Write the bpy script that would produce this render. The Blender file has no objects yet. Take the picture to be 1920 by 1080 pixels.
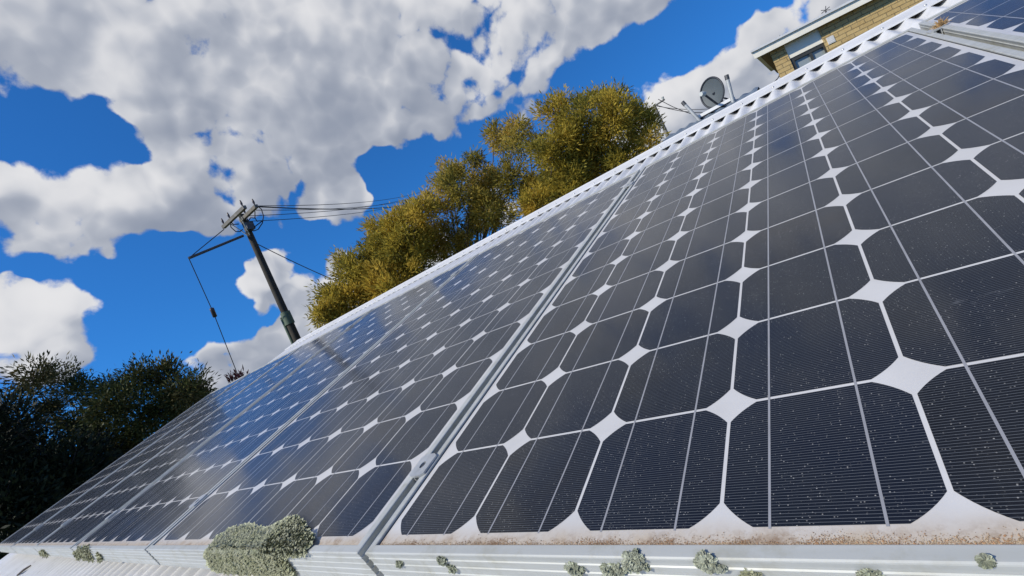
import bpy, bmesh, math, random
import numpy as np
from mathutils import Vector, Matrix

C = bpy.context.scene.collection
R = math.radians
rng = np.random.default_rng(7)
random.seed(7)

# ------------------------------------------------------------------ camera, sky, sun, exposure
PITCH = R(15.0)                       # roof pitch
S = 0.128                             # one solar-cell pitch in metres
RXn = np.array([[1, 0, 0], [0, math.cos(PITCH), -math.sin(PITCH)], [0, math.sin(PITCH), math.cos(PITCH)]])
ROOF0 = np.array([0.0, 0.0, 2.6])     # lower left cell corner of the nearest panel
CAM_R = np.array([[0.7390100481871716, 0.41535660712813705, -0.5304177953211946],
                  [-0.32048434870864073, -0.475787140529337, -0.8190948535668596],
                  [-0.5925824254153953, 0.7753099288812955, -0.21849618593213016]])
CAM_C = RXn @ (np.array([4.101133989930401, -1.8145891649316621, 2.1988571113280866]) * S) + ROOF0
FPX = 892.44                          # focal length in pixels of a 1920 px wide picture

cam_d = bpy.data.cameras.new('camera')
cam = bpy.data.objects.new('camera', cam_d)
C.objects.link(cam)
right, down, fwd = (RXn @ CAM_R[0], RXn @ CAM_R[1], RXn @ CAM_R[2])
m = Matrix.Identity(4)
for i in range(3):
    m[i][0] = right[i]; m[i][1] = -down[i]; m[i][2] = -fwd[i]; m[i][3] = CAM_C[i]
cam.matrix_world = m
cam_d.lens = FPX / 1920 * 36
cam_d.sensor_width = 36
cam_d.clip_start = 0.01
cam_d.clip_end = 3000
bpy.context.scene.camera = cam

def ray(px, py):
    """world direction seen at a pixel of the 1920x1080 photograph"""
    d = right * ((px - 960) / FPX) + down * ((py - 540) / FPX) + fwd
    return d / np.linalg.norm(d)
def at_dist(px, py, h):
    """world point seen there at horizontal distance h"""
    d = ray(px, py)
    return CAM_C + d * (h / math.hypot(d[0], d[1]))
def at_z(px, py, z):
    d = ray(px, py)
    return CAM_C + d * ((z - CAM_C[2]) / d[2])
def at_y(px, py, y):
    d = ray(px, py)
    return CAM_C + d * ((y - CAM_C[1]) / d[1])
ROOF_N = RXn @ np.array([0, 0, 1.0])
def on_roof(px, py, n=0.0):
    """roof-plane coordinates (metres: along eave, up slope, off the plane) of a pixel"""
    d = RXn.T @ ray(px, py); c = RXn.T @ (CAM_C - ROOF0)
    return c + d * ((n - c[2]) / d[2])
def on_front(px, py, v):
    d = RXn.T @ ray(px, py); c = RXn.T @ (CAM_C - ROOF0)
    return c + d * ((v - c[1]) / d[1])

SUN_EL, SUN_AZ = R(35), math.atan2(-0.46, -0.89)
SUN_V = np.array([math.sin(SUN_AZ) * math.cos(SUN_EL), math.cos(SUN_AZ) * math.cos(SUN_EL), math.sin(SUN_EL)])
sun_d = bpy.data.lights.new('sun', 'SUN')
sun_d.energy = 4.2
sun_d.angle = R(0.5)
sun_d.color = (1.0, 0.93, 0.80)
sun = bpy.data.objects.new('sun', sun_d)
C.objects.link(sun)
sun.rotation_euler = Vector(SUN_V).to_track_quat('Z', 'Y').to_euler()
sun.location = (-6, -8, 14)

class NT:
    """small helper round a node tree"""
    def __init__(self, nt): self.nt = nt; self.n = nt.nodes; self.l = nt.links
    def new(self, kind, **kw):
        nd = self.n.new(kind)
        for k, v in kw.items(): setattr(nd, k, v)
        return nd
    def put(self, sock, v):
        if isinstance(v, bpy.types.NodeSocket): self.l.new(v, sock)
        else: sock.default_value = v
    def math(self, op, a, b=0.0, c=None, clamp=False):
        nd = self.new('ShaderNodeMath', operation=op, use_clamp=clamp)
        self.put(nd.inputs[0], a); self.put(nd.inputs[1], b)
        if c is not None: self.put(nd.inputs[2], c)
        return nd.outputs[0]
    def vmath(self, op, a, b=(0, 0, 0), out=0):
        nd = self.new('ShaderNodeVectorMath', operation=op)
        self.put(nd.inputs[0], a)
        if op == 'SCALE': self.put(nd.inputs['Scale'], b)
        else: self.put(nd.inputs[1], b)
        return nd.outputs[out]
    def rng(self, v, a, b, c=0.0, d=1.0, smooth=False):
        nd = self.new('ShaderNodeMapRange', interpolation_type='SMOOTHSTEP' if smooth else 'LINEAR')
        self.put(nd.inputs['Value'], v)
        for k, x in zip(('From Min', 'From Max', 'To Min', 'To Max'), (a, b, c, d)): self.put(nd.inputs[k], x)
        return nd.outputs[0]
    def noise(self, vec, scale, detail=2.0, rough=0.5, dist=0.0, col=False):
        nd = self.new('ShaderNodeTexNoise')
        if vec is not None: self.put(nd.inputs['Vector'], vec)
        self.put(nd.inputs['Scale'], scale); self.put(nd.inputs['Detail'], detail)
        self.put(nd.inputs['Roughness'], rough); self.put(nd.inputs['Distortion'], dist)
        return nd.outputs['Color' if col else 'Fac']
    def mix(self, f, a, b, blend='MIX'):
        nd = self.new('ShaderNodeMix', data_type='RGBA', blend_type=blend)
        self.put(nd.inputs[0], f)
        self.put(nd.inputs[6], a if isinstance(a, bpy.types.NodeSocket) else (*a[:3], 1))
        self.put(nd.inputs[7], b if isinstance(b, bpy.types.NodeSocket) else (*b[:3], 1))
        return nd.outputs[2]

# --- sky: physical sky with a deck of broken cumulus at infinity
world = bpy.data.worlds.new("World")
bpy.context.scene.world = world
world.use_nodes = True
w = NT(world.node_tree)
bg = world.node_tree.nodes['Background']
sky = w.new('ShaderNodeTexSky', sky_type='NISHITA', sun_disc=False, sun_elevation=SUN_EL, sun_rotation=SUN_AZ % (2 * math.pi))
sky.altitude = 300; sky.air_density = 1.0; sky.dust_density = 0.3; sky.ozone_density = 2.5
SKY_STRENGTH = 0.10
tc = w.new('ShaderNodeTexCoord')
D = w.vmath('NORMALIZE', tc.outputs['Generated'])
# clear winter air: the sky is looked up a little above the true direction, so the pale band at the horizon stays thin
up = w.new('ShaderNodeSeparateXYZ'); w.l.new(D, up.inputs[0])
cb = w.new('ShaderNodeCombineXYZ'); w.l.new(up.outputs[0], cb.inputs[0]); w.l.new(up.outputs[1], cb.inputs[1])
w.l.new(w.math('ADD', w.math('MULTIPLY', w.math('MAXIMUM', up.outputs[2], 0.0), .90), .18), cb.inputs[2])
w.l.new(w.vmath('NORMALIZE', cb.outputs[0]), sky.inputs[0])
warp = w.noise(D, 7.0, 3, 0.6, col=True)
warp = w.vmath('SUBTRACT', warp, (0.5, 0.5, 0.5))
Dw = w.vmath('NORMALIZE', w.vmath('ADD', D, w.vmath('SCALE', warp, 0.13)))

def mirror(d): return d - 2 * np.dot(d, ROOF_N) * ROOF_N
# cloud cover: (px, py, radius px, weight) of the photograph, 'm' = seen mirrored in the glass there
CLOUDS = [(40, 40, 230, 1.), (270, 50, 230, 1.), (480, 120, 230, 1.), (690, 100, 230, 1.), (890, 40, 190, 1.), (1050, 10, 140, .95), (1160, -20, 80, .6), (1010, 90, 80, .7), (880, 120, 90, .8), (930, 50, 110, .5),
          (540, 250, 140, 1.), (680, 195, 105, .9), (410, 345, 115, 1.), (530, 330, 60, .5), (230, 360, 120, 1.), (70, 390, 130, 1.), (10, 300, 80, .8), (330, 300, 60, .5), (420, 400, 70, .5), (110, 440, 70, .5), (-150, 330, 150, 1.),
          (200, 240, 75, -1.2), (100, 225, 55, -1.), (285, 272, 50, -.8), (385, 264, 48, -1.1), (25, 205, 50, -.8), (600, 145, 40, -.9), (695, 182, 42, -.9), (545, 100, 40, -.5), (395, 22, 40, -.8), (800, 330, 80, -.6), (720, 312, 48, -.8), (600, 420, 40, -.5), (560, 372, 30, -.5), (590, 440, 48, -.9), (515, 448, 28, -.5), (560, 418, 30, -.5), (400, 600, 40, -.4), (500, 575, 26, -.6),  (1000, 260, 80, -.5), (1060, 150, 60, -.5), (900, 235, 50, -.5), (60, 520, 60, -.7), (240, 500, 60, -.4), (760, 310, 70, -.7), (900, 260, 60, -.6), (1120, 140, 60, -.6), (620, 425, 34, -.8), (690, 325, 34, -.6), (1250, 40, 50, -.6), (1180, 80, 60, -.4),
          (652, 376, 56, 2.0), (605, 392, 44, .7), (525, 505, 56, 1.9), (455, 545, 60, 1.9), (490, 525, 50, 1.2), (450, 484, 34, .5), (632, 482, 34, .6), (545, 425, 30, .4), (28, 548, 34, .9), (228, 462, 26, .6), (60, 545, 20, .4),
          (60, 600, 95, 1.2), (160, 585, 75, 1.1), (225, 578, 40, .5), (30, 665, 80, .9), (110, 670, 50, .6),
          (610, 560, 60, 1.3), (540, 605, 70, 1.2), (465, 650, 80, 1.3), (385, 690, 85, 1.5), (335, 730, 60, 1.2), (520, 560, 40, .5), (480, 720, 100, 1.2), (620, 640, 110, 1.2), (760, 560, 130, .9), (900, 450, 150, .8),
          (1250, 225, 75, 1.2), (1320, 180, 75, 1.2), (1400, 130, 80, 1.2), (1480, 80, 80, 1.2), (1550, 20, 80, 1.2), (1450, 170, 120, .9), (1640, 0, 130, 1.), (1000, 195, 34, .45),
          ('m', 760, 690, 170, .9), ('m', 930, 520, 170, .8), ('m', 640, 850, 130, .6), ('m', 430, 960, 90, .9), ('m', 1150, 420, 200, .7), ('m', 1420, 300, 220, .7), ('m', 1600, 450, 260, .6), ('m', 1200, 650, 200, .5), ('m', 1600, 130, 200, .7), ('m', 1780, 260, 250, .7), ('m', 1850, 520, 250, .4), ('m', 1350, 480, 200, .5), ('m', 480, 720, 150, -1.5), ('m', 620, 650, 110, -1.2), ('m', 800, 540, 110, -1.0), ('m', 560, 800, 60, -.5)]
UPS = w.vmath('NORMALIZE', w.vmath('ADD', Dw, (0, 0, .055)))      # a look a little higher up, to tell a cloud's top from its base
cov = None; cov_up = None; cov_lo = None
for cl in CLOUDS:
    px, py, rr, wt = cl[-4:]
    d, dr = ray(px, py), ray(px + rr * .7, py + rr * .7)
    ang = math.acos(float(np.dot(d, dr))) * 1.35
    if cl[0] == 'm': d = mirror(d)
    # a soft blob in direction space: 1 in the middle, 0 past 1.6 radii (chord length, so exact for small ones)
    dist2 = w.vmath('DISTANCE', Dw, tuple(float(x) for x in d), out=1)
    b = w.rng(dist2, 2 * math.sin(ang / 2), 0.0, 0.0, wt, smooth=True)
    cov = b if cov is None else w.math('ADD', cov, b)
    if cl[0] != 'm' and rr >= 44 and wt > 0:
        cov_lo = b if cov_lo is None else w.math('ADD', cov_lo, b)
        b2 = w.rng(w.vmath('DISTANCE', UPS, tuple(float(x) for x in d), out=1), 2 * math.sin(ang / 2), 0.0, 0.0, wt, smooth=True)
        cov_up = b2 if cov_up is None else w.math('ADD', cov_up, b2)
base_shade = w.math('SUBTRACT', w.math('MINIMUM', cov_up, 1.3), w.math('MINIMUM', cov_lo, 1.3))
base_shade = w.math('MULTIPLY', w.math('TANH', w.math('MULTIPLY', base_shade, 1.8)), .55)
cov = w.math('MINIMUM', cov, 1.2)
# scattered cloud elsewhere, so that the unseen sky is broken cumulus too
away = w.rng(w.vmath('DOT_PRODUCT', D, tuple(float(x) for x in fwd), out=1), .25, .6, .5, 0.0)
n2 = w.noise(w.vmath('ADD', D, (.3, .1, .2)), 3.6, 4, .55)
cov = w.math('ADD', cov, w.math('MULTIPLY', w.rng(n2, .50, .62, 0, 1, smooth=True), away))
def billow(vec, det):
    v = w.new('ShaderNodeTexVoronoi', feature='F1')
    w.put(v.inputs['Vector'], w.vmath('ADD', vec, w.vmath('SCALE', warp, .10))); w.put(v.inputs['Scale'], 13.0)
    v2 = w.new('ShaderNodeTexVoronoi', feature='F1')
    w.put(v2.inputs['Vector'], w.vmath('ADD', vec, w.vmath('SCALE', warp, .06))); w.put(v2.inputs['Scale'], 31.0)
    puff = w.math('ADD', w.math('POWER', v.outputs['Distance'], 2.0), w.math('MULTIPLY', w.math('POWER', v2.outputs['Distance'], 2.0), .45))
    return w.math('SUBTRACT', w.noise(vec, 6.0, det, .58, .1), w.math('MULTIPLY', puff, .24))
n0 = billow(D, 9)
L3 = SUN_V * .6 + np.array([0, 0, 1.0]); L3 /= np.linalg.norm(L3)
r0 = billow(D, 3); r1 = billow(w.vmath('ADD', D, tuple(float(x) for x in L3 * .030)), 3)
n3 = w.noise(D, 2.6, 3, .5)
dens = w.math('ADD', w.math('MULTIPLY', cov, .74), w.math('MULTIPLY', w.math('SUBTRACT', n0, .40), 3.1))
alpha = w.rng(dens, .26, .54, 0, 1, smooth=True)
relief = w.math('MULTIPLY', w.math('SUBTRACT', r0, r1), 2.0)
thick = w.rng(dens, .55, 1.5, 0, 1)
lum = w.math('SUBTRACT', w.math('ADD', .68, relief), w.math('MULTIPLY', thick, .26))
lum = w.math('SUBTRACT', lum, w.math('MULTIPLY', base_shade, .72))
lum = w.math('ADD', lum, w.math('MULTIPLY', w.math('SUBTRACT', n3, .5), 1.2))
lum = w.math('ADD', lum, w.math('MULTIPLY', w.math('SUBTRACT', n0, r0), 1.1))
lum = w.math('ADD', lum, w.math('MULTIPLY', w.math('SUBTRACT', n2, .5), .55))
lum = w.math('ADD', w.math('MULTIPLY', w.math('TANH', w.math('MULTIPLY', w.math('SUBTRACT', lum, .62), 2.4)), .32), .62)
cr = w.new('ShaderNodeValToRGB')
w.put(cr.inputs[0], lum)
cr.color_ramp.elements[0].position = .30; cr.color_ramp.elements[0].color = (.25, .29, .38, 1)
cr.color_ramp.elements[1].position = .92; cr.color_ramp.elements[1].color = (.78, .78, .80, 1)
e = cr.color_ramp.elements.new(.62); e.color = (.46, .49, .56, 1)
skyc = w.mix(1.0, sky.outputs[0], (SKY_STRENGTH * .245, SKY_STRENGTH * .87, SKY_STRENGTH * 1.55), 'MULTIPLY')
allc = w.mix(alpha, skyc, cr.outputs[0])
w.l.new(allc, bg.inputs[0])
bg.inputs[1].default_value = 1.0
world.cycles.sampling_method = 'NONE'

vs = bpy.context.scene.view_settings
vs.view_transform = 'Standard'; vs.look = 'None'; vs.exposure = 0.0; vs.gamma = 1.0
bpy.context.scene.render.film_transparent = False
bpy.context.scene.cycles.max_bounces = 6

# ------------------------------------------------------------------ helpers
def tag(o, label=None, cat=None, group=None, kind=None):
    if label: o['label'] = label
    if cat: o['category'] = cat
    if group: o['group'] = group
    if kind: o['kind'] = kind
    return o
def empty(name, loc=(0, 0, 0), rot=(0, 0, 0), **kw):
    o = bpy.data.objects.new(name, None); C.objects.link(o)
    o.location = loc; o.rotation_euler = rot; o.empty_display_size = .1
    return tag(o, **kw)
def link(name, me, mats, parent=None, **kw):
    o = bpy.data.objects.new(name, me); C.objects.link(o)
    for mt in (mats if isinstance(mats, (list, tuple)) else [mats]): me.materials.append(mt)
    if parent is not None: o.parent = parent
    return tag(o, **kw)

class MB:
    """collects vertices and faces of one mesh"""
    def __init__(self): self.v = []; self.f = []; self.mi = []; self.sm = []
    def add(self, vs, fs, mi=0, smooth=False):
        b = len(self.v)
        self.v += [tuple(float(x) for x in p) for p in vs]
        self.f += [tuple(i + b for i in f) for f in fs]
        self.mi += [mi] * len(fs); self.sm += [smooth] * len(fs)
    def box(self, lo, hi, mi=0, M=None):
        (a, b, c), (d, e, f) = lo, hi
        vs = np.array([(a, b, c), (d, b, c), (d, e, c), (a, e, c), (a, b, f), (d, b, f), (d, e, f), (a, e, f)], float)
        if M is not None: vs = vs @ M[:3, :3].T + M[:3, 3]
        self.add(vs, [(0, 3, 2, 1), (4, 5, 6, 7), (0, 1, 5, 4), (1, 2, 6, 5), (2, 3, 7, 6), (3, 0, 4, 7)], mi)
    def tube(self, pts, rad, n=8, mi=0, caps=True, smooth=True):
        pts = [np.array(p, float) for p in pts]
        rad = rad if isinstance(rad, (list, tuple, np.ndarray)) else [rad] * len(pts)
        vs = []; up = None
        for i, p in enumerate(pts):
            t = pts[min(i + 1, len(pts) - 1)] - pts[max(i - 1, 0)]
            t = t / (np.linalg.norm(t) + 1e-12)
            if up is None or abs(np.dot(up, t)) > .99:
                up = np.array([0, 0, 1.0]) if abs(t[2]) < .9 else np.array([1.0, 0, 0])
            x = np.cross(up, t); x /= np.linalg.norm(x); y = np.cross(t, x); up = y
            for k in range(n):
                a = 2 * math.pi * k / n
                vs.append(p + rad[i] * (math.cos(a) * x + math.sin(a) * y))
        fs = []
        for i in range(len(pts) - 1):
            for k in range(n):
                a = i * n + k; b = i * n + (k + 1) % n
                fs.append((a, b, b + n, a + n))
        self.add(vs, fs, mi, smooth)
        if caps:
            b = (len(pts) - 1) * n
            self.add(vs[:n], [tuple(range(n))[::-1]], mi); self.add(vs[b:b + n], [tuple(range(n))], mi)
    def mesh(self, name):
        me = bpy.data.meshes.new(name)
        me.from_pydata(self.v, [], self.f)
        me.polygons.foreach_set('material_index', self.mi)
        me.polygons.foreach_set('use_smooth', self.sm)
        me.update()
        return me
    def build(self, name, mats, parent=None, **kw): return link(name, self.mesh(name), mats, parent, **kw)

def mat(name):
    m = bpy.data.materials.new(name); m.use_nodes = True
    t = NT(m.node_tree); p = m.node_tree.nodes['Principled BSDF']
    return m, t, p
def simple(name, col, rough=.6, metal=0.0, var=.15, scale=8.0, bump=0.0, spec=.5):
    m, t, p = mat(name)
    g = t.new('ShaderNodeNewGeometry').outputs['Position']
    n = t.noise(g, scale, 6, .6)
    k = t.rng(n, .3, .7, 1 - var, 1 + var)
    c = t.mix(1.0, col, (1, 1, 1), 'MULTIPLY')
    cc = t.vmath('SCALE', c, k)
    t.l.new(cc, p.inputs['Base Color'])
    p.inputs['Roughness'].default_value = rough; p.inputs['Metallic'].default_value = metal
    p.inputs['Specular IOR Level'].default_value = spec
    if bump:
        b = t.new('ShaderNodeBump'); b.inputs['Strength'].default_value = bump; b.inputs['Distance'].default_value = .01
        t.l.new(t.noise(g, scale * 5, 5, .6), b.inputs['Height']); t.l.new(b.outputs[0], p.inputs['Normal'])
    return m

# ------------------------------------------------------------------ materials of the array
def glass_coat(t, p, pos):
    p.inputs['Coat Weight'].default_value = .80
    p.inputs['Coat IOR'].default_value = 1.29
    t.put(p.inputs['Coat Roughness'], t.rng(t.noise(pos, 9, 4, .6), .3, .7, .09, .16))

def make_cell_mat():
    m, t, p = mat('silicon_cell')
    tc = t.new('ShaderNodeTexCoord'); ob = tc.outputs['Object']
    pos = t.new('ShaderNodeNewGeometry').outputs['Position']
    rnd = t.new('ShaderNodeObjectInfo').outputs['Random']
    sep = t.new('ShaderNodeSeparateXYZ'); t.l.new(ob, sep.inputs[0])
    # silver fingers, 2.4 mm apart
    fr = t.math('FRACT', t.math('MULTIPLY', sep.outputs[1], 1 / .0024))
    line = t.rng(t.math('ABSOLUTE', t.math('SUBTRACT', fr, .5)), .41, .46, 0, 1, smooth=True)
    cr = t.new('ShaderNodeValToRGB'); t.l.new(rnd, cr.inputs[0])
    els = cr.color_ramp.elements
    els[0].position = 0; els[0].color = (.0055, .0068, .0110, 1)
    els[1].position = 1; els[1].color = (.0105, .0078, .0066, 1)
    e = els.new(.35); e.color = (.0045, .0070, .0150, 1)
    e = els.new(.7); e.color = (.0065, .0070, .0085, 1)
    base = t.mix(t.rng(t.noise(pos, 14, 3, .5), .35, .7), cr.outputs[0], (.009, .011, .016))
    base = t.mix(t.math('MULTIPLY', line, .85), base, (.135, .147, .16))
    # dust film and flecks
    film = t.rng(t.noise(pos, 3.2, 6, .62), .38, .75, .002, .016)
    run = t.rng(t.noise(t.vmath('MULTIPLY', pos, (70, 5, 5)), 1.0, 5, .6), .52, .75, 0, .035, smooth=True)
    film = t.math('ADD', film, t.math('MULTIPLY', run, t.rng(t.noise(pos, 4, 3, .6), .42, .62)))
    base = t.mix(film, base, (.42, .40, .36))
    v = t.new('ShaderNodeTexVoronoi'); t.put(v.inputs['Vector'], pos); v.inputs['Scale'].default_value = 520
    dot = t.rng(v.outputs['Distance'], .14, .30, 1, 0, smooth=True)
    sc = t.new('ShaderNodeSeparateColor'); t.l.new(v.outputs['Color'], sc.inputs[0])
    patch = t.rng(t.noise(pos, 16, 4, .65), .40, .66, .90, .42)
    pz = t.new('ShaderNodeSeparateXYZ'); t.l.new(pos, pz.inputs[0])
    patch = t.math('SUBTRACT', patch, t.rng(pz.outputs[2], 2.600, 2.612, .30, 0, smooth=True))
    patch = t.math('ADD', patch, t.rng(pz.outputs[0], -1.6, -.2, .35, 0))
    keep = t.math('GREATER_THAN', sc.outputs[0], patch)
    fl = t.math('MULTIPLY', t.math('MULTIPLY', dot, keep), t.rng(t.math('POWER', sc.outputs[1], 2.0), 0, 1, .05, .55))
    base = t.mix(fl, base, (.55, .54, .50))
    # dried bird smears
    sm = t.rng(t.noise(t.vmath('MULTIPLY', pos, (9, 22, 9)), 1.0, 6, .7, .8), .66, .78, 0, .20, smooth=True)
    base = t.mix(sm, base, (.40, .42, .44))
    t.l.new(base, p.inputs['Base Color'])
    p.inputs['Roughness'].default_value = .42
    p.inputs['Specular IOR Level'].default_value = .08
    glass_coat(t, p, pos)
    p.inputs['Sheen Weight'].default_value = .012; p.inputs['Sheen Roughness'].default_value = .45; p.inputs['Sheen Tint'].default_value = (.85, .88, .9, 1)
    return m
def make_backsheet_mat():
    m, t, p = mat('white_backsheet')
    tc = t.new('ShaderNodeTexCoord'); ob = tc.outputs['Object']
    pos = t.new('ShaderNodeNewGeometry').outputs['Position']
    sep = t.new('ShaderNodeSeparateXYZ'); t.l.new(ob, sep.inputs[0])
    base = t.mix(t.rng(t.noise(pos, 11, 5, .6), .35, .7), (.585, .575, .56), (.52, .51, .495))
    # silt that has run down to the lower edge
    low = t.rng(sep.outputs[1], -.012, .016, 1, 0, smooth=True)
    n = t.noise(t.vmath('MULTIPLY', pos, (1, .5, .5)), 55, 7, .68)
    f = t.math('MULTIPLY', low, t.rng(n, .28, .60, .45, 1))
    base = t.mix(f, base, (.46, .385, .295))
    low2 = t.rng(sep.outputs[1], -.013, .007, 1, 0, smooth=True)
    n2 = t.math('MULTIPLY', t.math('MULTIPLY', t.math('ADD', t.math('MULTIPLY', t.rng(t.noise(pos, 30, 5, .75), .50, .62), .80), t.rng(t.noise(pos, 160, 4, .7), .50, .60, 0, .45)), low2, clamp=True), 1.0)
    base = t.mix(n2, base, (.27, .195, .135))
    t.l.new(base, p.inputs['Base Color'])
    p.inputs['Roughness'].default_value = .6
    p.inputs['Specular IOR Level'].default_value = .2
    glass_coat(t, p, pos)
    t.put(p.inputs['Coat Weight'], t.math('SUBTRACT', .80, t.math('MULTIPLY', f, .80)))
    return m
def make_alu_mat():
    m, t, p = mat('anodised_aluminium')
    pos = t.new('ShaderNodeNewGeometry').outputs['Position']
    n = t.noise(t.vmath('MULTIPLY', pos, (3, 40, 40)), 1.0, 6, .6)
    base = t.mix(t.rng(n, .3, .7), (.50, .51, .485), (.40, .41, .385))
    g = t.rng(t.noise(pos, 30, 7, .7), .50, .72, 0, .7)
    base = t.mix(g, base, (.33, .32, .25))
    t.l.new(base, p.inputs['Base Color'])
    p.inputs['Metallic'].default_value = .10
    t.put(p.inputs['Roughness'], t.rng(n, .3, .7, .38, .55))
    return m
M_CELL, M_BACK, M_ALU = make_cell_mat(), make_backsheet_mat(), make_alu_mat()
M_BUS = simple('tinned_ribbon', (.33, .33, .34), .45, .2, .12, 30)
M_LIPSTRIP = simple('black_lip_strip', (.015, .015, .015), .6)  # thin black strip round the inner edge of the frame lip
M_STEEL = simple('galvanised_steel', (.50, .51, .50), .42, .45, .15, 60)
M_DARKSTEEL = simple('dark_bolt', (.10, .10, .10), .5, .5, .2, 60)

# ------------------------------------------------------------------ solar panels
NC, NR = 6, 12
W, H = NC * S, NR * S
MX, MY, LIP, GAP = .0090, .0130, .0115, .0145
OUTX, OUTY = MX + LIP, MY + LIP
PERIOD = W + 2 * OUTX + GAP
LEFT_SCALE = 1.076

def cell_mesh():
    b = MB(); half, rad = .0625, .0752
    pts = []
    a0 = math.acos(half / rad)
    for q in range(4):
        for k in range(7):
            a = q * math.pi / 2 + a0 + (math.pi / 2 - 2 * a0) * k / 6
            pts.append((rad * math.cos(a), rad * math.sin(a), 0))
    b.add(pts, [tuple(range(len(pts)))], 0)
    for x in (-.0315, .0315):
        b.add([(x - .00085, -S / 2, .0001), (x + .00085, -S / 2, .0001), (x + .00085, S / 2, .0001), (x - .00085, S / 2, .0001)], [(0, 1, 2, 3)], 1)
    return b.mesh('solar_cell')
def frame_mesh():
    prof = [(-.0012, .0001, 1), (.0004, .0001, 1), (.0004, .0026, 0), (.0012, .0032, 0), (.0100, .0032, 0), (.0112, .0026, 0), (.0115, .0018, 0)]
    for z in (-.0055, -.0150, -.0250, -.0350):      # ribs of the extrusion
        prof += [(.0108, z + .0030, 0), (.0108, z + .0008, 0), (.0117, z, 0), (.0117, z - .0012, 0), (.0108, z - .0020, 0)]
    prof += [(.0115, -.0440, 0), (.0115, -.0480, 0), (-.018, -.0480, 0), (-.018, -.0465, 0), (.0095, -.0465, 0), (.0095, -.004, 0)]
    b = MB()
    loops = []
    for d, z, _ in prof:
        x0, x1, y0, y1 = -MX - d, W + MX + d, -MY - d, H + MY + d
        loops.append([(x0, y0, z), (x1, y0, z), (x1, y1, z), (x0, y1, z)])
    for i in range(len(prof) - 1):
        for k in range(4):
            a, c = loops[i], loops[i + 1]; k2 = (k + 1) % 4
            b.add([a[k], a[k2], c[k2], c[k]], [(0, 1, 2, 3)], 1 if prof[i][2] and prof[i + 1][2] else 0)
    me = b.mesh('panel_frame')
    bm = bmesh.new(); bm.from_mesh(me)
    bmesh.ops.recalc_face_normals(bm, faces=bm.faces)
    bm.to_mesh(me); bm.free()
    return me
def make_panel():
    root = empty('solar_panel')
    link('panel_frame', frame_mesh(), [M_ALU, M_LIPSTRIP], root)
    b = MB(); x0, x1, y0, y1 = -MX - .0008, W + MX + .0008, -MY - .0008, H + MY + .0008
    b.add([(x0, y0, -.00016), (x1, y0, -.00016), (x1, y1, -.00016), (x0, y1, -.00016)], [(0, 1, 2, 3)])
    # ribbons that join the columns at both ends
    for i in range(NC):
        for (ya, yb) in ((H + .0046, H + .0062),):
            if (i % 2 == 0) == (ya < 0) and i < NC:
                xa, xb = (i + .5) * S - .0324, (min(i + 1.5, NC - .5)) * S + .0324
                b.add([(xa, ya, -.00006), (xb, ya, -.00006), (xb, yb, -.00006), (xa, yb, -.00006)], [(0, 1, 2, 3)], 1)
    b.build('backsheet', [M_BACK, M_BUS], root)
    cm = cell_mesh(); cm.materials.append(M_CELL); cm.materials.append(M_BUS)
    for j in range(NR):
        for i in range(NC):
            o = bpy.data.objects.new('solar_cell', cm); C.objects.link(o); o.parent = root
            o.location = ((i + .5) * S, (j + .5) * S, 0)
    return root
def place_roof(o, u, v=0.0, n=0.0):
    o.location = tuple(ROOF0 + RXn @ np.array([u, v, n])); o.rotation_euler = (PITCH, 0, 0)
proto = make_panel()
KIDS = list(proto.children)
def copy_panel():
    r = proto.copy(); C.objects.link(r)
    for ch in KIDS:
        c = ch.copy(); C.objects.link(c); c.parent = r
    return r
PANEL_LABELS = ['nearest solar panel filling the lower right foreground, with brown silt along its edge',
                'solar panel next left of the nearest one, under the big grey green lichen cushion',
                'third solar panel from the right foreground, just left of the big lichen cushion',
                'fourth solar panel counting leftward from the nearest one, below the power pole',
                'fifth solar panel counting leftward, second from the far left end of the row',
                'last solar panel at the far left end of the row, edge against the dark trees',
                'solar panel in the top right corner beyond the dry straw tuft']
place_roof(proto, 0.0)
tag(proto, PANEL_LABELS[0], 'solar panel', 'solar panels in a row on the roof')
LEFT_PERIOD = PERIOD * LEFT_SCALE
DIVS = [-OUTX - GAP / 2 - LEFT_PERIOD * k for k in range(6)]
for k in range(5):
    p_ = copy_panel()
    place_roof(p_, DIVS[k + 1] + (GAP / 2 + OUTX) * LEFT_SCALE, 0, -.001 * (k % 2))
    p_.scale = (LEFT_SCALE, 1, 1)
    tag(p_, PANEL_LABELS[k + 1], 'solar panel', 'solar panels in a row on the roof')
p_ = copy_panel(); place_roof(p_, PERIOD, 0, .001)
tag(p_, PANEL_LABELS[6], 'solar panel', 'solar panels in a row on the roof')

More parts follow.
